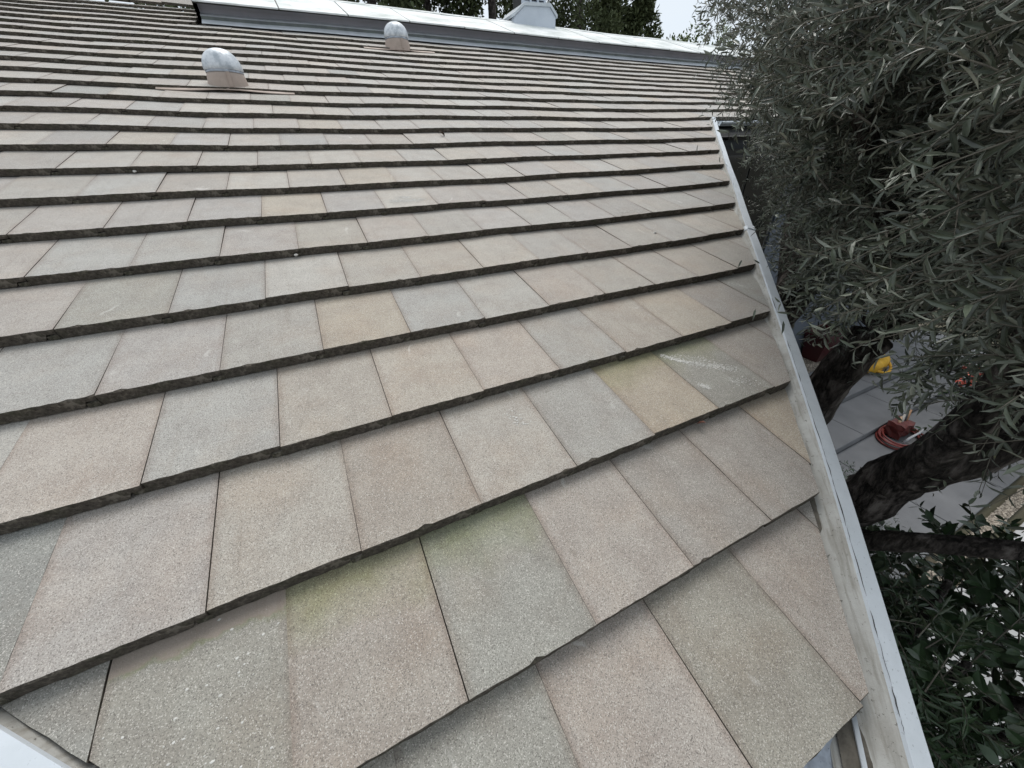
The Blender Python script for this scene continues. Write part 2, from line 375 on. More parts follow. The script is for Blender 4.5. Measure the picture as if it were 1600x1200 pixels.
W = .84242; T = .09; TL = 1.16
def TV(v): return float(np.interp(v, [0, 5, 14], [.120, .106, .084]))
OFF = {0: -.3, 1: -1.5087, 2: -1.9163, 3: -2.3271, 4: -2.7802, 5: -3.2158, 6: -2.7537}
for v in range(7, 27): OFF[v] = OFF[v-1] + W/2 + random.uniform(-.015, .015)
OFF[-1] = OFF[0] + W/2
TOPROW = 22
def rake_u(v): return float(np.interp(v, [-3, 0, 3.13, 9.11, 12], [-.03, 2.86, 5.80, 11.20, 13.8]))
def left_u(v): return -2.42 - 1.0*(v-.99)
PAL = dict(b=(.375, .343, .298), p=(.368, .334, .298), g=(.362, .342, .306), n=(.290, .283, .250), t=(.378, .334, .270), d=(.325, .298, .265), l=(.405, .380, .336))
NEAR = {(-1, -1): 'n', (-1, 0): 'p', (-1, 1): 'n', (-1, 2): 'p', (-1, -2): 'n',
        (0, -4): 'n', (0, -3): 'n+', (0, -2): 'n+', (0, -1): 'd=', (0, 0): 'n=', (0, 1): 'p', (0, 2): 'd', (0, 3): 'd',
        (1, -2): 'n', (1, -1): 'p', (1, 0): 'g', (1, 1): 'd', (1, 2): 'b', (1, 3): 'g', (1, 4): 't=', (1, 5): 'n=', (1, 6): 'd', (1, 7): 'd',
        (2, -2): 'l', (2, -1): 'p', (2, 0): 'g', (2, 1): 'b', (2, 2): 'b', (2, 3): 'p', (2, 4): 'g', (2, 5): 'b', (2, 6): 't', (2, 7): 'd', (2, 8): 'n',
        (3, -1): 'g', (3, 0): 'p', (3, 1): 'g', (3, 2): 't', (3, 3): 'g', (3, 4): 'l', (3, 5): 'p', (3, 6): 'g', (3, 7): 'b', (3, 8): 'b',
        (4, 0): 'n', (4, 1): 'g', (4, 2): 'l', (4, 3): 'g', (4, 4): 'b', (4, 5): 'l', (4, 6): 'b', (4, 7): 'd', (4, 8): 'g',
        (5, 0): 'g', (5, 1): 'g', (5, 2): 'p', (5, 3): 't', (5, 4): 'p', (5, 5): 'b'}
def pick(v, i):
    k = NEAR.get((v, i)); al = 0.
    if k is None: k = random.choices('bpgldnt', (6, 6, 6, 4, 2, .5, .7))[0]
    if k[-1] == '+': al = 1.
    elif k[-1] == '=': al = .5
    c = PAL[k[0]]; j = random.uniform(.94, 1.06); w = random.uniform(-.012, .012)
    return (c[0]*j+w, c[1]*j, c[2]*j-w, al)

def tile_poly(v, u0, u1, tight=0):
    """outline in course coordinates (du from u0, dv), clipped by the two diagonal cut edges; None when nothing is left"""
    P = [(u0, v), (u1, v), (u1, v+TL), (u0, v+TL)]
    def clip(P, f):
        R_ = []
        for a, b_ in zip(P, P[1:]+P[:1]):
            fa, fb = f(a), f(b_)
            if fa >= 0: R_.append(a)
            if (fa >= 0) != (fb >= 0):
                s = fa/(fa-fb); R_.append((a[0]+(b_[0]-a[0])*s, a[1]+(b_[1]-a[1])*s))
        return R_
    n0 = 4; cut = False
    if v < 11:
        jr = random.uniform(-.015, .015)
        if u1 > rake_u(v)-.3:
            Q = clip(P, lambda p: rake_u(v)+.95*(p[1]-v)+jr-p[0]); cut = cut or len(Q) != 4 or Q != P; P = Q
    if P and u0 < left_u(v)+.3:
        Q = clip(P, lambda p: p[0]-left_u(p[1])); cut = cut or Q != P; P = Q
    if len(P) < 3: return None, True
    ar = .5*abs(sum(a[0]*b_[1]-a[1]*b_[0] for a, b_ in zip(P, P[1:]+P[:1])))
    return (P, cut) if ar > .006 else (None, True)

def slab_mesh(P, seed, cut, T=.12):
    """tile body: sanded top, rough dark front; local frame metres, x along course, y up-slope, top at z=0"""
    rr = random.Random(seed); V, F, mi = [], [], []
    g_ = .0012
    if not cut:
        w = W*S-.0016; L = TL*S; t = T*S*.95; n = 16
        xs = [w*k/n for k in range(n+1)]
        # profile of the front, with the interlocking tongue at left and rebate at right
        top = [(x, rr.uniform(-.0016, .0006)+(rr.uniform(.003, .007) if rr.random() < .05 else 0), -rr.uniform(.0, .0016)) for x in xs]
        bev = [(x, -rr.uniform(.0005, .003), -rr.uniform(.0025, .005)-(rr.uniform(.003, .008) if rr.random() < .08 else 0)) for x in xs]
        rb = w-.034
        bot = [(min(x, rb), rr.uniform(-.0015, .001), -t+rr.uniform(-.0003, .0010)) for x in xs[:-1]]
        b0 = 0; V += top                                   # 0..n
        V += [(x, L, 0) for x in xs]                       # n+1..2n+1
        V += bev; V += bot                                 # 2n+2.. ; 3n+3..
        for k in range(n):
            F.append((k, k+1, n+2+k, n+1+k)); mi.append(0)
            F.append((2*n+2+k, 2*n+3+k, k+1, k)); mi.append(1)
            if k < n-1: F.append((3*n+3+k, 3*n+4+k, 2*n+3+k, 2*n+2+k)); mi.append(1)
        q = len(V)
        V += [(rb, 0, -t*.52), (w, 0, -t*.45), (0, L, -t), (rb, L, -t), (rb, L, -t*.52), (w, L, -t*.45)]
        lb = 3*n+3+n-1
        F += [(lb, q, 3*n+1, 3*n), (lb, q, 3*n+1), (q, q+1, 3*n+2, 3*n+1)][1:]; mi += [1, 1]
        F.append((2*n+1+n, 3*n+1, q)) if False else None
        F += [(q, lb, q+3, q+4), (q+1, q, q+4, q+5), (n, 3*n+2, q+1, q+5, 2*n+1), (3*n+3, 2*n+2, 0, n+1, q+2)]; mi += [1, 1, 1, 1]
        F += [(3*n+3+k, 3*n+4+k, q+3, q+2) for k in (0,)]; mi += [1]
        # tongue passing under the neighbour
        q = len(V); yt = rr.uniform(-.004, .001)
        V += [(-.028, yt, -t+.001), (0, yt, -t), (0, yt, -t*.55), (-.028, yt-.001, -t*.6), (-.028, L*.9, -t+.001), (0, L*.9, -t), (0, L*.9, -t*.55), (-.028, L*.9, -t*.6)]
        F += [(q, q+1, q+2, q+3), (q+3, q+2, q+6, q+7), (q, q+3, q+7, q+4)]; mi += [1, 1, 1]
    else:
        t = T*S*.95
        # subdivide outline a little and roughen it
        Q = []
        for a, b_ in zip(P, P[1:]+P[:1]):
            ln = math.hypot(b_[0]-a[0], b_[1]-a[1]); k = max(1, int(ln/.12)); Q += [(a[0]+(b_[0]-a[0])*j/k, a[1]+(b_[1]-a[1])*j/k) for j in range(k)]
        Q = [(x*S+rr.uniform(-.001, .001), y*S+rr.uniform(-.0012, .0012)) for x, y in Q]; n = len(Q)
        cx = sum(p[0] for p in Q)/n; cy = sum(p[1] for p in Q)/n
        V += [(x, y, -.0015) for x, y in Q] + [(x+(cx-x)*.006, y+(cy-y)*.006, 0) for x, y in Q] + [(x, y, -t) for x, y in Q]
        F.append(tuple(n+k for k in range(n))); mi.append(0)
        F.append(tuple(2*n+k for k in range(n))[::-1]); mi.append(1)
        for k in range(n):
            k2 = (k+1) % n
            F += [(k, k2, n+k2, n+k), (2*n+k, 2*n+k2, k2, k)]; mi += [1, 1]
    return V, F, mi
def tile_frame(u0, v, cutjit=True):
    du = .02
    A = RP(u0, v); B_ = RP(u0+W, v); Cc = RP(u0+W/2, v+1, -TV(v)); Am = RP(u0+W/2, v)
    ex = (B_-A).normalized(); ey = (Cc-Am); ey = (ey-ex*ey.dot(ex)).normalized(); ez = ex.cross(ey)
    m = Matrix((ex, ey, ez)).transposed().to_4x4(); m.translation = A
    return m
variants = []; TVAR = [.120, .112, .104, .095, .084]
for k in range(50):
    V, F, mi = slab_mesh(None, 100+k, False, TVAR[k//10])
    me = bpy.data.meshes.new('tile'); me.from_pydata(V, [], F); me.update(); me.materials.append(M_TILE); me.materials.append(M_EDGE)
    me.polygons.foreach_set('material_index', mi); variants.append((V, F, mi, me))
tiles = []
def visible_range(v):
    """course extent worth building: what the photograph could see plus a few tiles for a step aside"""
    lo, hi = None, None
    for k in range(-80, 240):
        u = k*.25; s = screen(RP(u, v+.3, 0, False))
        if s and -60 < s[0] < 1660 and -40 < s[1] < 1500:
            lo = u if lo is None else lo; hi = u
    return (lo or 0)-2.6, (hi or 3)+2.0
for v in range(-1, TOPROW+4):
    lo, hi = visible_range(v); lo = max(lo, left_u(v+TL)-1, -26)
    hi = min(hi, rake_u(v)+.95*TL+.05) if v < 11 else min(hi, 34)
    if v >= TOPROW: hi = -2.62
    i0 = math.ceil((lo-OFF[v])/W)
    i = i0
    while OFF[v]+i*W < hi:
        u0 = OFF[v]+i*W; u1 = u0+W
        if v >= TOPROW: u1 = min(u1, hi)
        P, cut = tile_poly(v, u0, u1)
        if v >= TOPROW and u1 < u0+W-.01: cut = True
        if P:
            c = RP(u0+W/2, v+.5); s = screen(c)
            inf = s is not None and -80 < s[0] < 1680 and -60 < s[1] < 1330
            tiles.append(((0 if inf else 1), (c-CAM).length, v, i, u0, P, cut))
        i += 1
TMAT = {}
tiles.sort(key=lambda t: (t[0], t[1]))
SV, SF, SM, SC = [], [], [], []
for k, (inf, dist, v, i, u0, P, cut) in enumerate(tiles):
    m_ = tile_frame(u0, v)
    jr = random.Random(v*1000+i)
    m_ = m_ @ Matrix.Translation((jr.uniform(-.0006, .0006), jr.uniform(-.004, .004), jr.uniform(.0, .0022))) @ Matrix.Rotation(jr.uniform(-.003, .003), 4, 'Z') @ Matrix.Rotation(jr.uniform(-.0045, .0045), 4, 'Y')
    colr = pick(v, i); TMAT[(v, i)] = m_
    if cut: V, F, mi = slab_mesh([(p[0]-u0, p[1]-v) for p in P], k, True, TV(v))
    if k < 300:
        if cut:
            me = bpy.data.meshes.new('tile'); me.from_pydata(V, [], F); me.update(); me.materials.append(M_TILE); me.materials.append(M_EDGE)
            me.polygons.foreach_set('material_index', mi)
        else: me = variants[min(range(5), key=lambda q: abs(TVAR[q]-TV(v)))*10+jr.randrange(10)][3]
        o = bpy.data.objects.new('tile', me); col.objects.link(o); o.parent = house; o.matrix_parent_inverse = H
        o.matrix_basis = m_; o.color = colr
    else:
        if not cut: V, F, mi, _ = variants[min(range(5), key=lambda q: abs(TVAR[q]-TV(v)))*10+jr.randrange(10)]
        b0 = len(SV); SV += [tuple(m_ @ Vector(p)) for p in V]; SF += [tuple(b0+q for q in f) for f in F]; SM += mi; SC += [colr[:3]]*len(F)
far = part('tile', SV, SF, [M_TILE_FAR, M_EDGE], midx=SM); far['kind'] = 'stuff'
at = far.data.attributes.new('tile_colour', 'FLOAT_COLOR', 'FACE')
at.data.foreach_set('color', np.concatenate([np.array(SC), np.ones((len(SC), 1))], 1).astype(np.float32).ravel())

# pale scrape marks left on a few tiles: thin crusts of mortar smeared over the sanded face
def scrape(key, streaks, seed):
    if key not in TMAT: return
    rr = random.Random(seed); V, F = [], []
    for (x0, y0, x1, y1, wd, cnt) in streaks:
        for k in range(cnt):
            t_ = rr.random(); x = x0+(x1-x0)*t_+rr.gauss(0, wd); y = y0+(y1-y0)*t_+rr.gauss(0, wd); r = rr.uniform(.0008, .0032); a = rr.random()*6
            q = len(V)
            for j in range(5): V.append(tuple(TMAT[key] @ Vector((x+r*rr.uniform(.6, 1.6)*math.cos(a+j*1.257), y+r*rr.uniform(.5, 1.1)*math.sin(a+j*1.257), .0004))))
            V.append(tuple(TMAT[key] @ Vector((x, y, .0011)))); F += [(q+j, q+(j+1) % 5, q+5) for j in range(5)]
    o = part('scrape_mark', V, F, M_SCRAPE); o['kind'] = 'stuff'
M_SCRAPE = simple_mat('lime_smear', (.62, .61, .58), (.45, .44, .41), 60, .9)
scrape((1, 5), [(.02, .31, .09, .23, .006, 260), (.09, .23, .24, .13, .010, 420), (.03, .30, .20, .20, .012, 120), (.03, .12, .05, .09, .006, 110), (.16, .09, .24, .05, .015, 90)], 1)
scrape((6, 4), [(.05, .10, .24, .10, .020, 700), (.10, .17, .18, .15, .012, 200)], 2)
scrape((5, 9), [(.05, .05, .25, .04, .015, 250)], 3)
scrape((1, 2), [(.22, .20, .20, .26, .01, 60)], 4)
scrape((0, -2), [(.02, .05, .26, .30, .09, 70)], 5)
scrape((2, 8), [(.02, .3, .1, .2, .01, 80)], 6)

# roof felt under the tiles: one sheet following the sag
V, F = [], []; nu = 24; vs = [-1.0+k for k in range(28)]
for v in vs:
    a = max(left_u(v)+.12, -26) ; b_ = rake_u(v)-.05 if v <= 10.6 else 34
    V += [tuple(RP(a+(b_-a)*k/nu, v, -.31)) for k in range(nu+1)]
for j in range(len(vs)-1):
    for k in range(nu): q = j*(nu+1)+k; F.append((q, q+1, q+nu+2, q+nu+1))
part('roof_deck', V, F, M_UNDER)
# far side of the roof
part('rear_slope', [tuple(RP(-26, 26, -.3)), tuple(RP(36, 26, -.3)), (36*S, 14.5, .6), (-26*S, 14.5, .6)], [(0, 1, 2, 3)], M_UNDER)

def strip(name, prof, along, mat, thick=.004, parent=None, closed=False):
    """sheet metal: prof = offsets (s outward, z), along = list of frames (origin u,v, outward du,dv)"""
    V, F = [], []; n = len(prof)
    for (u, v, du, dv, k) in along:
        V += [tuple(RP(u+s*du*k, v+s*dv*k, z)) for s, z in prof]
    m = len(along)
    V2 = [tuple(Vector(p)-Vector((0, 0, thick))) for p in V]; q = len(V); V += V2
    for j in range(m-1):
        for i in range(n-1):
            a = j*n+i; F += [(a, a+1, a+n+1, a+n), (q+a, q+a+n, q+a+n+1, q+a+1)]
    for j in range(m-1):
        for i in (0, n-1): a = j*n+i; F.append((a, a+n, q+a+n, q+a))
    for i in range(n-1):
        for j in (0, m-1): a = j*n+i; F.append((a, a+1, q+a+1, q+a))
    return part(name, V, F, mat, parent)
# diagonal metal edge on the right
ln = math.hypot(1, .905); du, dv = 1/ln, -.905/ln
def ru(v): return 3.215+.905*v+(.035*v if v < 0 else 0)
def rk(v0, v1, n): return [(ru(v0+(v1-v0)*k/n), v0+(v1-v0)*k/n, du, dv, 1) for k in range(n+1)]
prof_ch = [(-.46, -.16), (-.30, -.15), (-.235, -.125), (-.19, -.08), (-.155, -.03), (-.135, -.012)]
prof_fl = [(-.135, -.012), (-.13, .012), (-.005, .006), (.0, -.0), (.004, -.34)]
ch = strip('edge_channel', prof_ch, rk(-2.3, 10.9, 24), M_CHANNEL)
strip('edge_flange', prof_fl, rk(-2.3, 3.95, 12), M_FLANGE)
strip('edge_flange', [(s, z-.004) for s, z in prof_fl], rk(4.0, 10.9, 12), M_FLANGE)
strip('joint_cover', [(s+(.0 if i else -.01), z+.018) for i, (s, z) in enumerate(prof_ch[2:]+prof_fl[1:4])]+[(.012, -.33)], rk(3.90, 4.02, 1), M_FLANGE)
# grime washed against the cut tile ends
V, F = [], []; rr = random.Random(23)
for k in range(420):
    v_ = -2.2+k*.03; uu = ru(v_); w0 = .265-.02*rr.random()-.025*math.sin(k*.31)-.02*math.sin(k*.11+1); 
    for s_, z_ in ((-.42, -.146), (-w0, -.134 if w0 > .235 else -.12)): V.append(tuple(RP(uu+s_*du, v_+s_*dv, z_+.006)))
F = [(2*k, 2*k+1, 2*k+3, 2*k+2) for k in range(419)]
gm_ = part('grime', V, F, simple_mat('washed_grime', (.16, .145, .12), (.07, .06, .048), 35, .95, 0, .6, 90)); gm_['kind'] = 'stuff'
# cracked sealant between the channel and the flange
V, F = [], []; rr = random.Random(17); k = -2.2
while k < 10.5:
    L_ = rr.uniform(.05, .3)
    if rr.random() < (.85 if k < 1.2 else .12):
        nseg = 5; q = len(V); wv_ = rr.uniform(.002, .0065)
        for j in range(nseg+1):
            v_ = k+L_*j/nseg; uu = ru(v_); s0 = -.131+rr.uniform(-.004, .004); ww = wv_*math.sin(math.pi*(j+.3)/(nseg+.6))
            for s_ in (s0-ww, s0+ww*.7): V.append(tuple(RP(uu+s_*du, v_+s_*dv, .0150)))
        F += [(q+2*j, q+2*j+1, q+2*j+3, q+2*j+2) for j in range(nseg)]
    k += L_
so_ = part('cracked_sealant', V, F, M_DARKTRIM); so_['kind'] = 'stuff'
# the inner lip at the foot of the channel and the eave flashing beyond the last course
strip('inner_lip', [(-.335, -.10), (-.325, -.075), (-.315, -.10)], rk(-2.3, -1.05, 3), M_FLANGE)
def flat_sheet(name, pts, mat, z=0., th=.004):
    V = [tuple(RP(u, v, zz)) for u, v, zz in pts]; V += [tuple(Vector(p)-Vector((0, 0, th))) for p in V]; k = len(pts)
    F = [tuple(range(k)), tuple(range(k, 2*k))[::-1]] + [(i, (i+1) % k, k+(i+1) % k, k+i) for i in range(k)]
    return part(name, V, F, mat)
flat_sheet('eave_flashing', [(-.45, -.9, -.17), (-.2, -1.35, -.20), (1.45, -1.35, -.19), (1.75, -1.0, -.15), (1.3, -.9, -.17)], M_GALV)
# left diagonal edge
def lk(v0, v1, n): return [(-2.42-(v-.99), v, -.7071, -.7071, 1) for v in [v0+(v1-v0)*k/n for k in range(n+1)]]
strip('edge_channel', [(-.14, -.22), (-.02, -.20), (.01, -.12), (.035, -.075)], lk(-1.2, 12, 20), M_CHANNEL)
strip('edge_flange', [(.035, -.075), (.04, -.05), (.62, -.035), (.625, -.3)], lk(-1.2, 12, 20), M_FLANGE)
# right-hand eave of the main roof with its gutter
def ek(u0, u1, n): return [(u0+(u1-u0)*k/n, 10.95, 0, -1, 1) for k in range(n+1)]
strip('gutter', [(-.05, -.12), (.02, -.20), (.20, -.20), (.24, -.06), (.28, -.06), (.285, -.10)], ek(13.25, 34, 20), M_FLANGE)

# raised white ridge cover
def rg(u0, u1, n): return [(u0+(u1-u0)*k/n, 0, 0, 1, 1) for k in range(n+1)]
UL, UR = -2.4, 36
strip('base_flashing', [(22.1, -.02), (22.5, .035)], rg(UL, UR, 20), M_LEDGE)
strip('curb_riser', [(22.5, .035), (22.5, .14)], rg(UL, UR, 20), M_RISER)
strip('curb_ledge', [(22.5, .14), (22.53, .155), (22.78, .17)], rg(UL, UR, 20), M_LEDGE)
strip('curb_face', [(22.78, .17), (22.78, .48)], rg(UL, UR, 20), M_LILAC)
strip('cover_fascia_shade', [(22.78, .48), (22.34, .485), (22.32, .545)], rg(UL-.1, UR, 20), M_DARKTRIM)  # shade under the cover's overhang, put into the fascia's dark colour
u = UL-.1; first = True
nxt = .32-2.55
while u < UR:
    nxt2 = nxt if nxt > u+.3 else nxt+2.55
    e = nxt2
    dz = random.uniform(-.006, .006)
    strip('cover_panel', [(22.24, .545+dz), (22.25, .575+dz), (26.0, .585+dz)], [(a, 0, 0, 1, 1) for a in (u+.025, e-.02)], M_WHITE, .006)
    strip('panel_seam', [(22.25, .55), (26.0, .56)], [(a, 0, 0, 1, 1) for a in (e-.05, e+.06)], M_DARKTRIM, .006)
    u = e; nxt = e+2.55
strip('ridge_strip', [(25.85, .60), (26.0, .63), (26.1, .60)], rg(UL-.1, UR, 20), M_WHITE, .006)
flat_sheet('cover_end', [(UL-.1, 22.3, .54), (UL-.1, 26.0, .55), (UL-.1, 26.0, -.1), (UL-.1, 22.5, -.1)], M_LEDGE)
# ridge tiles left of the cover, laid flat along the ridge
for k in range(20):
    u1 = -2.75-k*1.08; u0 = u1-1.12; dz = .05+random.uniform(-.02, .05)*(k % 3)
    V = [tuple(RP(a, b_, z)) for a, b_, z in ((u0, 25.6, .06+dz), (u1, 25.6, .04+dz), (u1, 26.3, .16+dz), (u0, 26.3, .18+dz), (u0, 25.6, -.03+dz), (u1, 25.6, -.05+dz), (u1, 26.3, .05+dz), (u0, 26.3, .07+dz))]
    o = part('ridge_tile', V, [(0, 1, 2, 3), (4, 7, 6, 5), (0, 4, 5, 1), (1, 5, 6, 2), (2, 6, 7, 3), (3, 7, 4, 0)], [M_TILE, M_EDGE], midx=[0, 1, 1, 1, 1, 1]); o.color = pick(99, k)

# chimney box with louvred cap, standing on the ridge
def RW(u, v, z, up=0.): return RP(u, v, z)+Vector((0, 0, up))
cb = RP(13.5, 26.6, .3); cw = .45
V, F = [], []
prof = [(-cw, -.25), (-cw, .10), (-cw*.56, .25), (cw*.68, .28), (cw, .14), (cw, -.25)]     # hexagonal front, shoulders cut
V = [(cb.x+x, cb.y-.35, cb.z+z) for x, z in prof] + [(cb.x+x, cb.y+.35, cb.z+z) for x, z in prof]; k = len(prof)
F = [tuple(range(k)), tuple(range(k, 2*k))[::-1]] + [(i, k+i, k+(i+1) % k, (i+1) % k) for i in range(k)]
chim = part('chimney', V, F, M_CHIM); chim['label'] = 'pale grey painted chimney box with shouldered top'
V, F = [], []
pts = [(-cw-.03, .09), (-cw*.58, .252), (cw*.70, .282), (cw+.03, .13)]
for a, b_ in zip(pts, pts[1:]):
    q = len(V); t_ = .05
    V += [(cb.x+a[0], cb.y-.38, cb.z+a[1]), (cb.x+b_[0], cb.y-.38, cb.z+b_[1]), (cb.x+b_[0], cb.y-.38, cb.z+b_[1]+t_), (cb.x+a[0], cb.y-.38, cb.z+a[1]+t_),
          (cb.x+a[0], cb.y+.38, cb.z+a[1]), (cb.x+b_[0], cb.y+.38, cb.z+b_[1]), (cb.x+b_[0], cb.y+.38, cb.z+b_[1]+t_), (cb.x+a[0], cb.y+.38, cb.z+a[1]+t_)]
    F += [(q, q+1, q+2, q+3), (q+4, q+7, q+6, q+5), (q+3, q+2, q+6, q+7), (q, q+4, q+5, q+1), (q+1, q+5, q+6, q+2), (q, q+3, q+7, q+4)]
part('coping', V, F, M_FLANGE, chim)
V, F = [], []; box(V, F, cb.x-.20, cb.x+.25, cb.y-.20, cb.y+.25, cb.z+.27, cb.z+1.1); part('louvre_core', V, F, M_DARKTRIM, chim)
V, F = [], []
for xx in (-.23, -.07, .09, .25): box(V, F, cb.x+xx-.018, cb.x+xx+.018, cb.y-.27, cb.y-.21, cb.z+.29, cb.z+1.12)
box(V, F, cb.x+.235, cb.x+.29, cb.y-.205, cb.y+.27, cb.z+.29, cb.z+1.12); part('louvre_frame', V, F, M_CHIM, chim)
for j in range(3):
    for q_ in range(9):
        x0 = cb.x+(-.211, -.051, .109)[j]; x1 = x0+.122; z0 = cb.z+.335+q_*.055
        V = [(x0, cb.y-.262, z0), (x1, cb.y-.262, z0), (x1, cb.y-.215, z0+.045), (x0, cb.y-.215, z0+.045)]; V += [(a, b_, c_-.008) for a, b_, c_ in V]
        part('louvre_blade', V, [(0, 1, 2, 3), (4, 7, 6, 5), (0, 4, 5, 1), (1, 5, 6, 2), (2, 6, 7, 3), (3, 7, 4, 0)], M_CHIM, chim)

# two hooded vent pipes
def vent(u, v, sc, plate_v, lab):
    root = bpy.data.objects.new('roof_vent', None); col.objects.link(root); root.parent = house; root.matrix_parent_inverse = H
    base = RP(u, v, -.05); root.location = base; root['label'] = lab
    inv = Matrix.Translation(-base)
    def sub(name, V, F, mat, smooth=False):
        o = mesh_obj(name, V, F, mat, None, smooth=smooth); o.parent = root; o.matrix_parent_inverse = inv; return o
    # flashing sheet lying on the course below, lifting a little in the middle
    V, F = [], []; nn_ = 16
    for k in range(nn_+1):
        a = -1+2*k/nn_; wid = 1.42
        for vv in (plate_v-.0+.12*a*a, plate_v+.22, plate_v+.5):
            lift = .05*math.exp(-(a*2.2)**2) if vv < plate_v+.2 else .02
            c_ = math.floor(plate_v)
            V.append(tuple(RP(u+.35*0+a*wid, vv, -T*(min(vv, c_+.98)-c_)+.03+lift)))
    q = len(V); V += [tuple(Vector(p)-Vector((0, 0, .006))) for p in V]
    for k in range(nn_):
        for j in range(2): a_ = k*3+j; F += [(a_, a_+3, a_+4, a_+1), (q+a_, q+a_+1, q+a_+4, q+a_+3)]
        F.append((k*3, q+k*3, q+k*3+3, k*3+3))
    sub('flashing_plate', V, F, M_TAN)
    n_ = 28
    def lathe(prof, wob=0, seed=1, skew=0.):
        rr = random.Random(seed); V, F = [], []
        for r, z in prof:
            for k in range(n_):
                a_ = 2*math.pi*k/n_; r2 = r*(1+wob*math.sin(3*a_+seed+z*9)+wob*.6*math.sin(7*a_+2*seed+z*23))
                V.append((base.x+r2*math.cos(a_)+skew*max(0, z), base.y+r2*math.sin(a_), base.z+z))
        for j in range(len(prof)-1):
            for k in range(n_): F.append((j*n_+k, j*n_+(k+1) % n_, (j+1)*n_+(k+1) % n_, (j+1)*n_+k))
        F.append(tuple((len(prof)-1)*n_+k for k in range(n_))); return V, F
    R1 = .255*sc; sc = sc*.62; k2 = 1.6
    V, F = lathe([(R1*1.08, -.12), (R1*1.04, .0), (R1*.98, .14*sc), (R1*.93, .215*sc)]); sub('collar', V, F, M_TAN, True)
    V, F = lathe([(R1*.955, .205*sc), (R1*.965, .235*sc), (R1*.95, .262*sc)]); sub('clamp_band', V, F, M_GALV, True)
    h0 = .25*sc; pr = [(R1*.94, h0)]
    for k in range(1, 9):
        a_ = k/9*math.pi/2; pr.append((R1*(1.0)*math.cos(a_)**.8, h0+.03*sc+.25*k2*sc*math.sin(a_)))
    V, F = lathe([(R1*.97, h0), (R1*1.0, h0+.03*sc)]+pr[1:], .012, 3, 0); sub('hood', V, F, M_SILVER, True)
    # lap seam of the collar
    V, F = [], []; box(V, F, base.x+.02, base.x+.045, base.y-R1*1.07, base.y-R1*.99, base.z-.03, base.z+.20*sc); sub('collar_seam', V, F, M_TAN)
vent(-1.52, 13.45, .57, 12.80, 'larger looking nearer vent with wrinkled silver hood on tan collar')
vent(4.35, 20.3, .66, 19.72, 'farther vent below the ridge cover with smooth silver hood')

# walls below
def wall_box(name, x0, x1, y0, y1, z0, z1, mat, parent=None):
    V, F = [], []; box(V, F, x0, x1, y0, y1, z0, z1); return part(name, V, F, mat, parent)
wall_box('wall', 4.4, 13.5, 3.84, 4.0, -3.6, 1.14, M_WALL)
x = 6.72
while x < 13.4:                                   # vertical cladding boards with shadow gaps
    wall_box('wall_board', x+.008, x+.90, 3.80, 3.838, -3.32, 1.0, M_WALL); x += .91
wf = wall_box('window_frame', 4.75, 6.65, 3.79, 3.838, -1.2, .9, M_DARKTRIM)
wall_box('window_pane', 4.82, 5.68, 3.775, 3.789, -1.12, .82, M_GLASS, wf); wall_box('window_pane', 5.72, 6.58, 3.775, 3.789, -1.12, .82, M_GLASS, wf)
wall_box('soffit', 4.9, 13.5, 3.62, 3.80, 1.0, 1.03, M_DARKTRIM)
# wing walls under the two diagonal edges
def diag_wall(a, b_, name='wall'):
    a = Vector(a); b_ = Vector(b_); nrm = Vector((-(b_-a).y, (b_-a).x)).normalized()*.08
    V = []
    for z in (0, 1):
        for p in (a-nrm, b_-nrm, b_+nrm, a+nrm):
            zz = -3.6 if z == 0 else (p.y/CP*SP)-.30
            V.append((p.x, p.y, zz))
    part(name, V, [(0, 3, 2, 1), (4, 5, 6, 7), (0, 1, 5, 4), (1, 2, 6, 5), (2, 3, 7, 6), (3, 0, 4, 7)], M_WALL)
diag_wall((.45, .25), (4.3, 3.95)); diag_wall((-.1, .2), (-4.2, 4.2)); diag_wall((-.1, .22), (.45, .27))
wall_box('wall', -9, 13.5, 14.0, 14.2, -3.6, .5, M_WALL)

# ------------------------------------------------------------------ small things on the roof
def crumb(u, v, z, size, mat, name, lab, cat, seed, flat=.5):
    rr = random.Random(seed); c = RP(u, v, z); bm = bmesh.new(); bmesh.ops.create_icosphere(bm, subdivisions=2, radius=size)
    for vv in bm.verts: vv.co = Vector((vv.co.x*rr.uniform(.75, 1.2), vv.co.y*rr.uniform(.75, 1.2), vv.co.z*flat*rr.uniform(.7, 1.2)))
    me = bpy.data.meshes.new(name); bm.to_mesh(me); bm.free(); me.materials.append(mat)
    o = bpy.data.objects.new(name, me); col.objects.link(o); o.location = c; o.rotation_euler = (PITCH, 0, rr.random()*6); tag(o, lab, cat); return o
M_PALE = simple_mat('pale_mortar', (.6, .58, .53), (.45, .43, .4), 60, .9, 0, .5, 90)
for k, (u_, v_) in enumerate(((-2.72, 7.99), (-.74, 4.98))):
    o = crumb(u_, v_-.02, -.06, .009, M_PALE, 'mortar_chip', '', '', 60+k, .6)
    del o['label'], o['category']; l_ = o.location.copy(); o.parent = house; o.matrix_parent_inverse = H
M_DRY = simple_mat('dry_leaf', (.045, .03, .02), (.08, .05, .03), 50, .9)
M_RUST = simple_mat('rust_leaf', (.22, .09, .06), (.12, .05, .035), 50, .9)

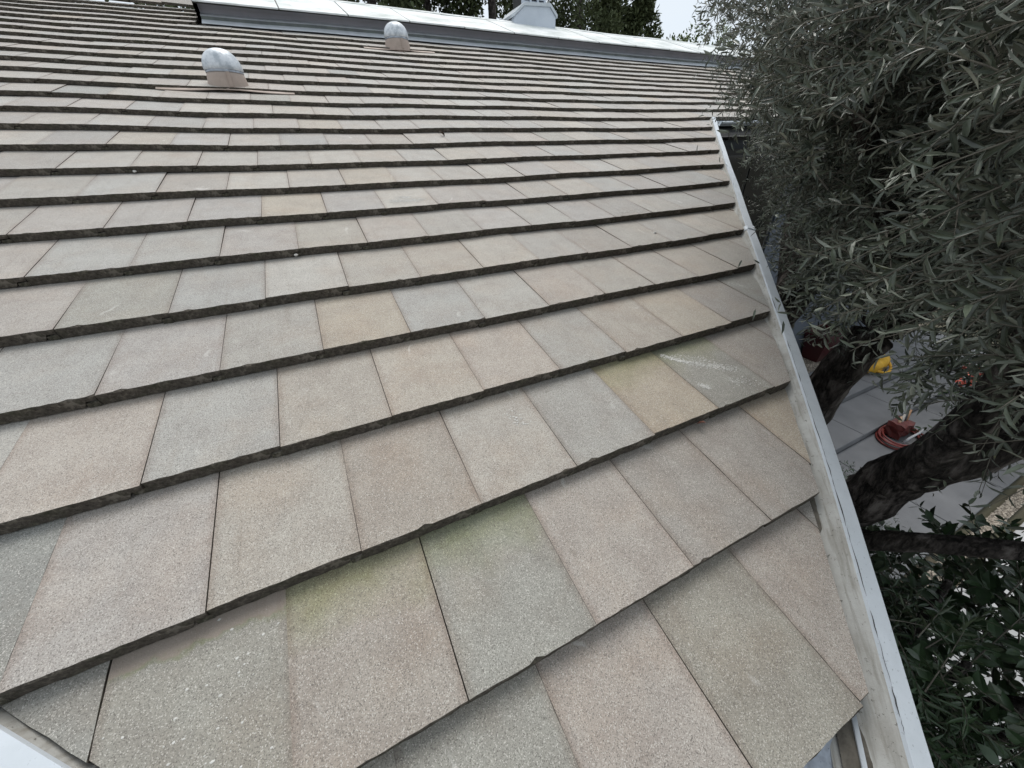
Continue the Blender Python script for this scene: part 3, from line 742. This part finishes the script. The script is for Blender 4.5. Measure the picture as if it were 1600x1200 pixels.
# ------------------------------------------------------------------ leaves
LEAF = np.array([(0, 0, 0), (.28, -.5, .06), (.28, .5, .06), (.28, 0, 0), (.68, -.42, .02), (.68, .42, .02), (.68, 0, -.05), (1, 0, -.12)])
LT = [(0, 1, 3), (0, 3, 2), (4, 7, 6), (6, 7, 5)]; LQ = [(1, 4, 6, 3), (3, 6, 5, 2)]
OVAL = LEAF.copy(); OVAL[1:3, 0] = .3; OVAL[4:6, 1] = (-.44, .44)
def unit(a): return a/np.maximum(np.linalg.norm(a, axis=-1, keepdims=True), 1e-9)
def leaf_arrays(B, D, Nn, L, Wd, tmpl):
    """B base, D direction, Nn up normal -> verts (n,8,3)"""
    D = unit(D); X = unit(np.cross(Nn, D)); U = np.cross(D, X)
    return (B[:, None, :] + D[:, None, :]*(tmpl[None, :, 0:1]*L[:, None, None]) + X[:, None, :]*(tmpl[None, :, 1:2]*Wd[:, None, None])
            + U[:, None, :]*(tmpl[None, :, 2:3]*L[:, None, None]))
def leaf_object(V, mat, name, parent, extraV=None, extraF=None):
    n_ = len(V); base = (np.arange(n_)*8)[:, None, None]
    T3 = (np.array(LT)[None]+base).reshape(-1, 3); T4 = (np.array(LQ)[None]+base).reshape(-1, 4)
    o = fast_mesh(name, V.reshape(-1, 3), T3, T4, [mat]); 
    if parent is not None: o.parent = parent; o.matrix_parent_inverse = Matrix.Translation(-Vector(parent.location))
    return o
CAMv = np.array(CAM); ROTn = np.array(ROT)
def proj_np(P):
    c = (P-CAMv)@ROTn.T; z = np.maximum(c[..., 2], 1e-3)
    return 800+578*c[..., 0]/z, 600+578*c[..., 1]/z, c[..., 2]
def roof_height(P): return P[..., 1]*math.tan(PITCH)
def over_roof(P):
    """horizontal position lies on the roof (inside the diagonal edge or above the main eave)"""
    u = P[..., 0]/S; v = P[..., 1]/(S*CP)
    return (u < 3.25+.905*v) | (v > 10.9)
def make_sprigs(lobes, n, seed, lmin=.045, lmax=.066, wr=.19, length=(.18, .40), droop=.16, pairs=(9, 15), inner=.45, reject=None, outline=None, clump_cut=-1.3):
    r = np.random.default_rng(seed)
    vol = np.array([l[1][0]*l[1][1]*l[1][2] for l in lobes])**.75; vol = vol/vol.sum(); idx = r.choice(len(lobes), n, p=vol)
    c = np.array([l[0] for l in lobes])[idx]; rad = np.array([l[1] for l in lobes])[idx]
    d = unit(r.normal(size=(n, 3))); rr_ = (inner**3+(1-inner**3)*r.random(n))**(1/3.)
    P = c+d*rad*rr_[:, None]
    if outline is not None:
        tip = P+d*np.array([1, 1, .6])*.2; x_, y_, z_ = proj_np(P); x2, y2, _ = proj_np(tip)
        gx = r.normal(0, 20, n)+14*np.sin(P[:, 2]*17); bad = outline(x_+gx, y_-gx*.4, z_) | outline(x2+gx, y2-gx*.4, z_); k_ = ~bad | (r.random(n) < .012); P = P[k_]; d = d[k_]; n = len(P)
    clump = np.sin(P[:, 0]*7.1+seed)+np.sin(P[:, 1]*8.3+1.7*seed)+np.sin(P[:, 2]*9.1+.6*seed)
    keep = clump > clump_cut; P = P[keep]; d = d[keep]; n = len(P)
    D = unit(d*np.array([1, 1, .6])+r.normal(size=(n, 3))*.6+np.array([0, 0, .05]))
    Lg = r.uniform(*length, n)
    tw_V, lf = [], []
    B_, DD, NN, LL, WW, TW = [], [], [], [], [], []
    K = r.integers(pairs[0], pairs[1], n)
    maxk = pairs[1]
    for k in range(maxk):
        s = (k+.6)/K; act = s < 1.02
        if not act.any(): continue
        s_ = s[act][:, None]; p = P[act]+D[act]*Lg[act][:, None]*s_+np.array([0, 0, -1])*(droop*Lg[act][:, None]*s_**2)
        t_ = unit(D[act]+np.array([0, 0, -1])*(2*droop*s_))
        a = unit(np.cross(t_, np.array([.13, .21, 1.]))); b_ = np.cross(t_, a)
        ph = (k % 2)*math.pi/2+.7*r.random(act.sum())
        for sg in (1, -1):
            side = (a*np.cos(ph)[:, None]+b_*np.sin(ph)[:, None])*sg
            dl = unit(t_*r.uniform(.45, 1.1, (len(p), 1))+side*r.uniform(.7, 1.1, (len(p), 1))+r.normal(size=(len(p), 3))*.18)
            nn_ = unit(t_+r.normal(size=(len(p), 3))*.45+np.array([0, 0, .5]))
            L = r.uniform(lmin, lmax, len(p))*np.where(s[act] > .85, .72, 1)
            B_.append(p); DD.append(dl); NN.append(nn_); LL.append(L); WW.append(L*wr*r.uniform(.8, 1.25, len(p)))
    B_ = np.concatenate(B_); DD = np.concatenate(DD); NN = np.concatenate(NN); LL = np.concatenate(LL); WW = np.concatenate(WW)
    keep = ~(over_roof(B_) & (B_[:, 2] < roof_height(B_)+.05))
    keep &= np.linalg.norm(B_-CAMv, axis=1) > .62
    if outline is not None:
        x_, y_, z_ = proj_np(B_+DD*LL[:, None]); keep &= ~(outline(x_+36, y_-25, z_) & (r.random(len(B_)) > .06))
    if reject is not None: keep &= ~reject(B_)
    return (B_[keep], DD[keep], NN[keep], LL[keep], WW[keep]), (P, D, Lg, droop)
def twig_mesh(sp, name, parent, rad=.0022, reject=None, outline=None):
    P, D, Lg, droop = sp
    k0 = ~(over_roof(P) & (P[:, 2] < roof_height(P)+.08)) & (np.linalg.norm(P-CAMv, axis=1) > .8)
    if outline is not None:
        for f_ in (0, .5, 1): k0 &= ~outline(*[a+b for a, b in zip(proj_np(P+D*Lg[:, None]*f_-np.array([0, 0, 1])*droop*Lg[:, None]*f_*f_), (26, -18, 0))])
    P, D, Lg = P[k0], D[k0], Lg[k0]; n_ = len(P); V = []
    a = unit(np.cross(D, np.array([.13, .21, 1.]))); b_ = np.cross(D, a)
    for j in range(5):
        s = j/4*1.15-.15; p = P+D*Lg[:, None]*s+np.array([0, 0, -1])*(droop*Lg[:, None]*s*abs(s)); r_ = rad*(1.35-s)
        for q in range(3):
            an = 2.094*q; V.append(p+a*math.cos(an)*r_+b_*math.sin(an)*r_)
    V = np.stack(V, 1); F = []
    for j in range(4):
        for q in range(3): F.append((j*3+q, j*3+(q+1) % 3, j*3+3+(q+1) % 3, j*3+3+q))
    F4 = (np.array(F)[None]+(np.arange(n_)*15)[:, None, None]).reshape(-1, 4)
    o = fast_mesh(name, V.reshape(-1, 3), None, F4, [M_TWIG]); o['kind'] = 'stuff'
    o.parent = parent; o.matrix_parent_inverse = Matrix.Translation(-Vector(parent.location)); return o
def leaf_template_mesh(tmpl, mat, wr, name='leaf'):
    V = tmpl.copy(); V[:, 1] *= wr; me = bpy.data.meshes.new(name); me.from_pydata([tuple(v) for v in V], [], LT+LQ); me.update(); me.materials.append(mat); return me
def split_near(A, count, tmesh, parent, tmpl, mat, name):
    B_, DD, NN, LL, WW = A
    X_, Y_, Z_ = proj_np(B_+unit(DD)*LL[:, None]*.5)
    size = LL/np.maximum(np.linalg.norm(B_-CAMv, axis=1), .1)
    inf = (X_ > 0) & (X_ < 1600) & (Y_ > 0) & (Y_ < 1200) & (Z_ > .1); size = np.where(inf, size, 0)
    order = np.argsort(-size); near = order[:count]; rest = order[count:]
    pinv = Matrix.Translation(-Vector(parent.location))
    D = unit(DD); X = unit(np.cross(NN, D)); U = np.cross(D, X)
    for i in near:
        m = Matrix((Vector(D[i]), Vector(X[i]), Vector(U[i]))).transposed().to_4x4() @ Matrix.Diagonal((LL[i], LL[i], LL[i], 1)); m.translation = Vector(B_[i])
        o = bpy.data.objects.new('leaf', tmesh); col.objects.link(o); o.parent = parent; o.matrix_parent_inverse = pinv; o.matrix_basis = m
    V = leaf_arrays(B_[rest], DD[rest], NN[rest], LL[rest], WW[rest], tmpl)
    o = leaf_object(V, mat, name, parent); o['kind'] = 'stuff'; return o
def limb(name, pts, rad, parent, mat=M_BARK, seed=1, jit=.09, sides=14, n=6, knob=.045):
    P, Rr = smooth_pts(pts, rad, n); V, F = [], []
    rr = random.Random(seed)
    Rr = [r*(1+knob*math.sin(k*1.3+seed)) for k, r in enumerate(Rr)]
    tube(V, F, P, Rr, sides, jit, seed)
    o = mesh_obj(name, V, F, mat, None, smooth=True)
    o.parent = parent; o.matrix_parent_inverse = Matrix.Translation(-Vector(parent.location)); return o

# ------------------------------------------------------------------ olive trees
ot = empty('olive_tree', 'big grey-green olive tree leaning over the diagonal roof edge, nearest the camera', 'tree', (2.5, .8, -3.55))
limb('trunk', [(2.45, .85, -3.7), (2.55, .82, -2.4), (2.58, .74, -1.3), (2.47, .63, -.64), (2.39, .56, -.24), (2.42, .46, .15), (2.62, .3, .6)], [.21, .17, .14, .112, .100, .095, .07], ot, seed=4, n=10, sides=20)
limb('limb', [(2.52, .72, -1.9), (2.25, .35, -1.1), (1.98, .10, -.66), (1.90, .02, -.36), (1.84, -.10, -.10), (1.95, -.3, .3)], [.13, .125, .110, .098, .085, .05], ot, seed=5, n=9, sides=20)
limb('limb', [(2.3, .45, -1.3), (1.98, .08, -.86), (1.87, -.02, -.735), (1.80, -.17, -.52), (1.9, -.45, -.3)], [.07, .055, .05, .04, .03], ot, seed=6)
limb('limb', [(1.9, .02, -.36), (1.6, -.1, .2), (1.5, -.05, .8)], [.08, .05, .02], ot, seed=7)
limb('limb', [(2.45, .45, .15), (2.1, .6, .7), (1.8, .8, 1.2)], [.09, .05, .015], ot, seed=8)
limb('limb', [(2.62, .3, .6), (2.4, -.2, 1.2), (2.0, -.5, 1.7)], [.08, .05, .02], ot, seed=9)
def pruned(x, y, z):
    """the crown has been kept clear of the diagonal edge: its left and lower limits"""
    left = np.interp(y, [-300, 0, 60, 120, 165, 200, 260, 330, 420, 480, 560, 620], [1070, 1105, 1128, 1140, 1120, 1180, 1190, 1212, 1236, 1252, 1275, 1345])
    low = np.interp(x, [1240, 1300, 1350, 1400, 1440, 1490, 1600, 1900], [500, 515, 530, 580, 655, 750, 830, 960])
    return (z > .2) & ((x < left) | (y > low))
LOBES = [((2.75, -.2, .92), (1.75, 1.30, .98)), ((2.62, .55, .62), (.85, .75, .66)), ((2.05, .40, 1.2), (.65, .75, .6)), ((1.45, -.35, .95), (.62, .42, .5)), ((1.25, -.75, .6), (.5, .4, .4)), ((2.3, .8, 1.5), (.8, .75, .5))]
A, sp = make_sprigs(LOBES, 9500, 5, .036, .060, .18, outline=pruned, clump_cut=-.35)
tm = leaf_template_mesh(LEAF, M_OLIVE, .18)
split_near(A, 300, tm, ot, LEAF, M_OLIVE, 'foliage')
twig_mesh(sp, 'twigs', ot, outline=pruned)

ot2 = empty('olive_tree', 'second olive tree farther back beside the main house wall, behind the nearest one', 'tree', (3.2, 1.75, -3.45))
limb('trunk', [(3.0, 1.6, -3.6), (3.02, 1.5, -2.2), (2.98, 1.36, -1.0), (2.91, 1.26, -.25), (2.86, 1.14, .15), (3.1, 1.3, .8)], [.2, .17, .15, .13, .11, .06], ot2, seed=14, n=9, sides=18)
limb('limb', [(2.88, 1.2, -.05), (3.3, 1.6, .5), (3.8, 1.8, 1.1)], [.1, .06, .02], ot2, seed=15)
LOBES2 = [((4.0, 1.6, .7), (.95, .9, .9)), ((3.35, 1.1, .75), (.65, .55, .65)), ((4.6, 1.7, .9), (1.2, 1.1, 1.0)), ((3.4, 1.7, 1.7), (1.0, .9, .6))]
A, sp = make_sprigs(LOBES2, 3800, 9, .034, .052, wr=.18, inner=.3, outline=pruned, clump_cut=-.6)
leaf_object(leaf_arrays(*A, LEAF), M_OLIVE, 'foliage', ot2)['kind'] = 'stuff'
twig_mesh(sp, 'twigs', ot2, outline=pruned)

# ------------------------------------------------------------------ broad-leaved shrub below the roof edge
sh = empty('broad_leaved_shrub', 'dark glossy broad-leaved shrub below the roof edge, in the lower corner', 'shrub', (2.3, -.6, -3.55))
for k, (x, y) in enumerate(((1.9, -.5), (2.3, -.3), (2.6, -.9), (2.0, -.95))):
    limb('stem', [(2.3+.1*(k-1.5), -.6, -3.6), ((x+2.3)/2, (y-.6)/2, -2.4), (x, y, -1.0)], [.06, .045, .015], sh, seed=20+k, sides=8)
limb('stem', [(2.6, -.9, -3.6), (2.2, -.75, -2.0), (1.95, -.62, -1.25), (1.9, -.75, -.8)], [.07, .06, .05, .02], sh, seed=30, sides=10)
A, sp = make_sprigs([((2.15, -.62, -1.45), (.85, .65, .75)), ((2.7, -.7, -1.9), (1.0, .8, .9)), ((1.75, -.75, -1.9), (.6, .5, .8))], 950, 21, .06, .105, .45, (.2, .45), .1, (4, 8), .3)
tmb = leaf_template_mesh(OVAL, M_BROAD, .5)
split_near(A, 250, tmb, sh, OVAL, M_BROAD, 'foliage')
twig_mesh(sp, 'twigs', sh, .003)
# narrow-leaved shrub in the gap right below the flange
sh2 = empty('narrow_leaved_shrub', 'dark fine-leaved shrub squeezed close against the wall below the flange', 'shrub', (1.5, .1, -3.55))
for k in range(4):
    limb('stem', [(1.5, .1, -3.6), (1.5+.1*k, -.1*k, -2.4), (1.55+.15*k-.2, -.25-.1*k, -1.3)], [.04, .03, .01], sh2, seed=40+k, sides=7)
A, sp = make_sprigs([((1.55, -.30, -1.6), (.42, .5, .9)), ((1.8, .1, -1.9), (.4, .4, .7)), ((1.35, -.7, -1.7), (.4, .4, .8))], 800, 33, .05, .085, .16, (.2, .4), .2, (7, 12), .2)
leaf_object(leaf_arrays(*A, LEAF), M_BROAD, 'foliage', sh2)['kind'] = 'stuff'
twig_mesh(sp, 'twigs', sh2, .002)
# low flowering shrub far across the garden
fs = empty('flowering_shrub', 'shrub with orange-red flowers across the garden behind the olive leaves', 'shrub', (9.6, .3, -3.6))
for k in range(4): limb('stem', [(9.6, .3, -3.7), (9.5+.15*k, .2+.1*k, -3.0)], [.03, .01], fs, seed=50+k, sides=6)
A, sp = make_sprigs([((9.6, .35, -2.6), (1.7, .9, 1.1)), ((11.5, .8, -2.2), (1.8, 1.4, 1.5))], 700, 41, .06, .11, .4, (.25, .5), .1, (5, 9), .2)
leaf_object(leaf_arrays(*A, OVAL), M_BROAD, 'foliage', fs)['kind'] = 'stuff'
M_RED = simple_mat('red_petal', (.45, .06, .04), (.6, .16, .11), 30, .5)
rr_ = np.random.default_rng(8); P = np.array((8.1, .95, -2.1))+rr_.normal(size=(160, 3))*np.array([.12, .10, .09]); P[80:] += np.array([-.25, -.55, -.55])
A = (P, rr_.normal(size=(160, 3)), rr_.normal(size=(160, 3)), np.full(160, .06), np.full(160, .045))
leaf_object(leaf_arrays(*A, OVAL), M_RED, 'flowers', fs)['kind'] = 'stuff'
# small weed-like bush at the near end of the terrace
wb = empty('small_bush', 'small feathery bush at the foot of the terrace steps by the trunks', 'shrub', (5.3, .9, -3.55))
for k in range(3): limb('stem', [(5.3, .9, -3.6), (5.2+.15*k, .85+.1*k, -3.2)], [.02, .006], wb, seed=60+k, sides=6)
A, sp = make_sprigs([((5.3, .9, -3.2), (.55, .4, .42))], 420, 51, .03, .06, .22, (.15, .3), .15, (6, 10), .1)
leaf_object(leaf_arrays(*A, LEAF), M_BROAD, 'foliage', wb)['kind'] = 'stuff'

# ------------------------------------------------------------------ things on the terrace
# planter with slanting sides, against the wall
M_PLANTER = simple_mat('oxblood_glaze', (.055, .010, .012), (.035, .008, .010), 4, .4)
pl = empty('planter', 'dark red tapered planter standing on the gravel against the slate wall', 'planter', (9.6, 3.55, -3.32))
V = []; 
for (h, z) in ((.27, 0), (.40, .62), (.44, .62), (.44, .70), (.38, .70), (.36, .56)): V += [(sx*h, sy*h*.6, z) for sx, sy in ((-1, -1), (1, -1), (1, 1), (-1, 1))]
F = [(3, 2, 1, 0)]+[(j*4+k, j*4+(k+1) % 4, j*4+4+(k+1) % 4, j*4+4+k) for j in range(5) for k in range(4)]
mesh_obj('bowl', V, F, M_PLANTER, pl)
mesh_obj('soil', [(sx*.36, sy*.216, .58) for sx, sy in ((-1, -1), (1, -1), (1, 1), (-1, 1))], [(0, 1, 2, 3)], simple_mat('potting_soil', (.03, .02, .015), None, 9, .95), pl)
# coil of red hose with hand tools on it
M_HOSE = simple_mat('red_rubber_hose', (.20, .03, .022), (.12, .02, .018), 20, .45)
cl = empty('hose_coil', 'coiled red hose lying on the pale terrace step', 'hose', (8.15, 1.28, -3.535))
for k in range(7):
    pts = []; R_ = .34-.02*(k % 4)+random.uniform(-.02, .02); ox, oy = random.uniform(-.03, .03), random.uniform(-.03, .03)
    for j in range(33):
        a_ = 2*math.pi*j/32; pts.append((ox+R_*1.25*math.cos(a_), oy+R_*.8*math.sin(a_), .018+.028*(k//2)+.008*math.sin(a_*3+k)))
    V, F = [], []; tube(V, F, pts, [.014]*33, 7); mesh_obj('hose_loop', V, F, M_HOSE, cl, smooth=True)
tb = empty('tool_pouch', 'red tool pouch with pale frame handle sitting inside the hose coil', 'tool bag', (8.25, 1.38, -3.50))
bm = bmesh.new(); bmesh.ops.create_cube(bm, size=1); bmesh.ops.subdivide_edges(bm, edges=bm.edges[:], cuts=3, use_grid_fill=True)
for v_ in bm.verts: v_.co = Vector((v_.co.x*.42, v_.co.y*.24, (v_.co.z+.5)*.22*(1-.25*v_.co.x)))+Vector((random.uniform(-.015, .015),)*3)
me = bpy.data.meshes.new('pouch'); bm.to_mesh(me); bm.free(); me.materials.append(simple_mat('red_canvas', (.13, .018, .014), (.07, .014, .012), 9, .6))
o = bpy.data.objects.new('pouch', me); col.objects.link(o); o.parent = tb
V, F = [], []; tube(V, F, *smooth_pts([(-.30, -.22, .02), (-.26, -.24, .13), (.0, -.26, .17), (.22, -.24, .14), (.25, -.22, .02)], [.018]*5), 8)
mesh_obj('handle', V, F, simple_mat('grey_plastic', (.42, .43, .45), None, 9, .5), tb, smooth=True)
for k, c_ in enumerate(((.50, .33, .22), (.45, .42, .38), (.03, .03, .035), (.40, .22, .12))):
    V, F = [], []; x0 = -.1+.09*k; tube(V, F, [(x0, .0, .18), (x0+.05, .03, .27), (x0+.12, .05, .30+.02*k)], [.022, .026, .015], 8)
    mesh_obj('tool_grip', V, F, simple_mat('grip_paint', c_, None, 9, .5), tb, smooth=True)
# yellow cloth-like bag
M_YEL = simple_mat('yellow_canvas', (.62, .36, .02), (.45, .24, .015), 8, .7)
yb = empty('yellow_bag', 'crumpled yellow bag lying on the terrace beside the leaning trunk', 'bag', (9.98, 2.62, -3.30)); yb.scale = (1.3, 1.3, 1.4)
V, F = [], []
P_, R_ = smooth_pts([(-.34, .02, .07), (-.2, -.02, .10), (0, -.05, .09), (.2, .0, .11), (.36, .06, .06)], [.04, .10, .085, .11, .03], 5)
tube(V, F, P_, R_, 12, .28, 5); mesh_obj('body', V, F, M_YEL, yb, smooth=True)
V, F = [], []; tube(V, F, *smooth_pts([(-.2, -.1, .08), (-.05, -.2, .05), (.1, -.18, .08), (.2, -.1, .12)], [.02]*4), 8); mesh_obj('strap', V, F, M_YEL, yb, smooth=True)
V, F = [], []; tube(V, F, *smooth_pts([(-.33, .25, .07), (0, .3, .14), (.35, .28, .08)], [.09, .14, .08]), 12, .1, 3)
bb = mesh_obj('black_bundle', V, F, simple_mat('black_cloth', (.012, .012, .015), None, 8, .8), None, smooth=True); bb.location = (9.95, 2.78, -3.30)
tag(bb, 'black cloth bundle lying just behind the yellow bag', 'bundle')

# small finds on the tiles
def flake(u, v, z, s, mat, name, lab, cat, rz):
    c = RP(u, v, z); o = bpy.data.objects.new(name, leaf_template_mesh(LEAF*np.array([1, 1, 2.5]), mat, .45, name)); col.objects.link(o)
    o.location = c; o.rotation_euler = (PITCH, .2, rz); o.scale = (s,)*3; tag(o, lab, cat)
flake(2.63, 9.62, .03, .07, M_DRY, 'dry_leaf', 'curled black dry leaf lying by itself high on the middle of the roof', 'leaf', .4)
flake(2.45, .93, -.02, .03, M_RUST, 'dry_leaf', 'reddish dry leaf caught beside the diagonal metal edge', 'leaf', 2.2)
crumb(4.75, 4.36, -.03, .010, M_PALE, 'pebble', 'small round pale pebble on a brown tile near the diagonal edge', 'pebble', 4, .8)

# ------------------------------------------------------------------ trees beyond the ridge
def far_tree(x, y, zb, h, rad, mat, lab, seed, n_=9000, leaf=.16, name='conifer_tree', cone=.6, wr=.5, group='trees beyond the ridge'):
    t_ = empty(name, lab, 'tree', (x, y, zb), group)
    V, F = [], []; tube(V, F, *smooth_pts([(0, 0, 0), (.1, 0, h*.4), (-.1, .1, h*.95)], [.28, .2, .04]), 9); mesh_obj('trunk', V, F, M_BARK, t_, smooth=True)
    r = np.random.default_rng(seed)
    nb = 46
    cz = r.random(nb)**.9; az = r.random(nb)*6.283
    prof = (1-cz)**cone*np.minimum(1, cz*5+.4); rr2 = rad*prof*r.uniform(.45, 1.0, nb)
    bc = np.stack([rr2*np.cos(az), rr2*np.sin(az), h*(.18+.80*cz)], 1); br = rad*r.uniform(.22, .42, nb)*(1.1-.6*cz)
    idx = r.choice(nb, n_, p=(br**2)/(br**2).sum()); d = unit(r.normal(size=(n_, 3)))
    P = bc[idx]+d*br[idx][:, None]*(r.random((n_, 1))**.4)*np.array([1, 1, 1.25])
    D = unit(d+r.normal(size=(n_, 3))*.6+np.array([0, 0, .25])); L = leaf*r.uniform(.6, 1.5, n_)
    V = leaf_arrays(P, D, unit(r.normal(size=(n_, 3))+np.array([0, 0, 1])), L, L*wr, LEAF)
    o = leaf_object(V, mat, 'crown', None); o.parent = t_; o['kind'] = 'stuff'
    return t_
kinds = [(-5.2, 19, 10.2, 2.6, 'dark conifer tree rising behind the ridge tiles in the far corner'),
         (-1.2, 18, 9.6, 2.2, 'dark conifer tree behind the left end of the ridge cover'),
         (3.6, 19, 13, 2.1, 'dense dark conifer tree behind the ridge, just right of the red brick chimney'),
         (6.3, 21, 14, 2.2, 'dark conifer tree behind the ridge above the farther vent'),
         (8.9, 20, 14, 2.0, 'dark conifer tree behind the ridge just before the chimney'),
         (12.2, 24, 15, 2.6, 'tall conifer tree directly behind the chimney'),
         (14.8, 22, 14.5, 2.3, 'tall dark conifer tree just right of the chimney'),
         (17.4, 23, 11.6, 2.3, 'round-topped conifer tree second from the right along the ridge'),
         (18.9, 22, 10.4, 1.6, 'round-topped conifer tree standing against the open sky')]
for k, (x, y, h, r, lab) in enumerate(kinds): far_tree(x, y, -3.6, h+(6 if x < 15.5 else 2), r*1.35, M_CONIFER, lab, 70+k, 24000 if x > 0 else 12000, .17)
far_tree(21.4, 20.5, -3.6, 10.5, 2.5, M_LIGHTLEAF, 'light green bushy tree peeking over the right end of the white ridge cover', 90, 6000, .14, 'broadleaf_tree', .35, .5)
far_tree(25.0, 21.5, -3.6, 10.9, 2.5, M_LIGHTLEAF, 'light green tree behind the olive twigs at the end of the ridge', 91, 5000, .14, 'broadleaf_tree', .35, .5)
# neighbour's brick chimney
M_BRICK = simple_mat('red_brick', (.40, .13, .08), (.30, .09, .06), 6, .85)
bc = empty('brick_chimney', 'red brick chimney stack just showing above the white ridge cover', 'chimney', (1.55, 15.5, -3.6))
V, F = [], []; box(V, F, -.62, .62, -.3, .3, 0, 7.6); mesh_obj('mortar_core', V, F, simple_mat('mortar', (.35, .32, .28), None, 6, .9), bc)
bV, bF = [], []; box(bV, bF, -.1, .1, -.02, .02, -.033, .033); bme = None
for j in range(24):
    for i in range(6):
        o = None
        x = -.52+i*.212+(.10 if j % 2 else 0)
        if x > .56: continue
        if bme is None: o = mesh_obj('brick', bV, bF, M_BRICK, bc); bme = o.data
        else: o = bpy.data.objects.new('brick', bme); col.objects.link(o); o.parent = bc
        o.location = (x, -.305, 7.55-j*.076)
V, F = [], []; box(V, F, -.70, .70, -.38, .38, 7.601, 7.75); mesh_obj('cap', V, F, M_BRICK, bc)
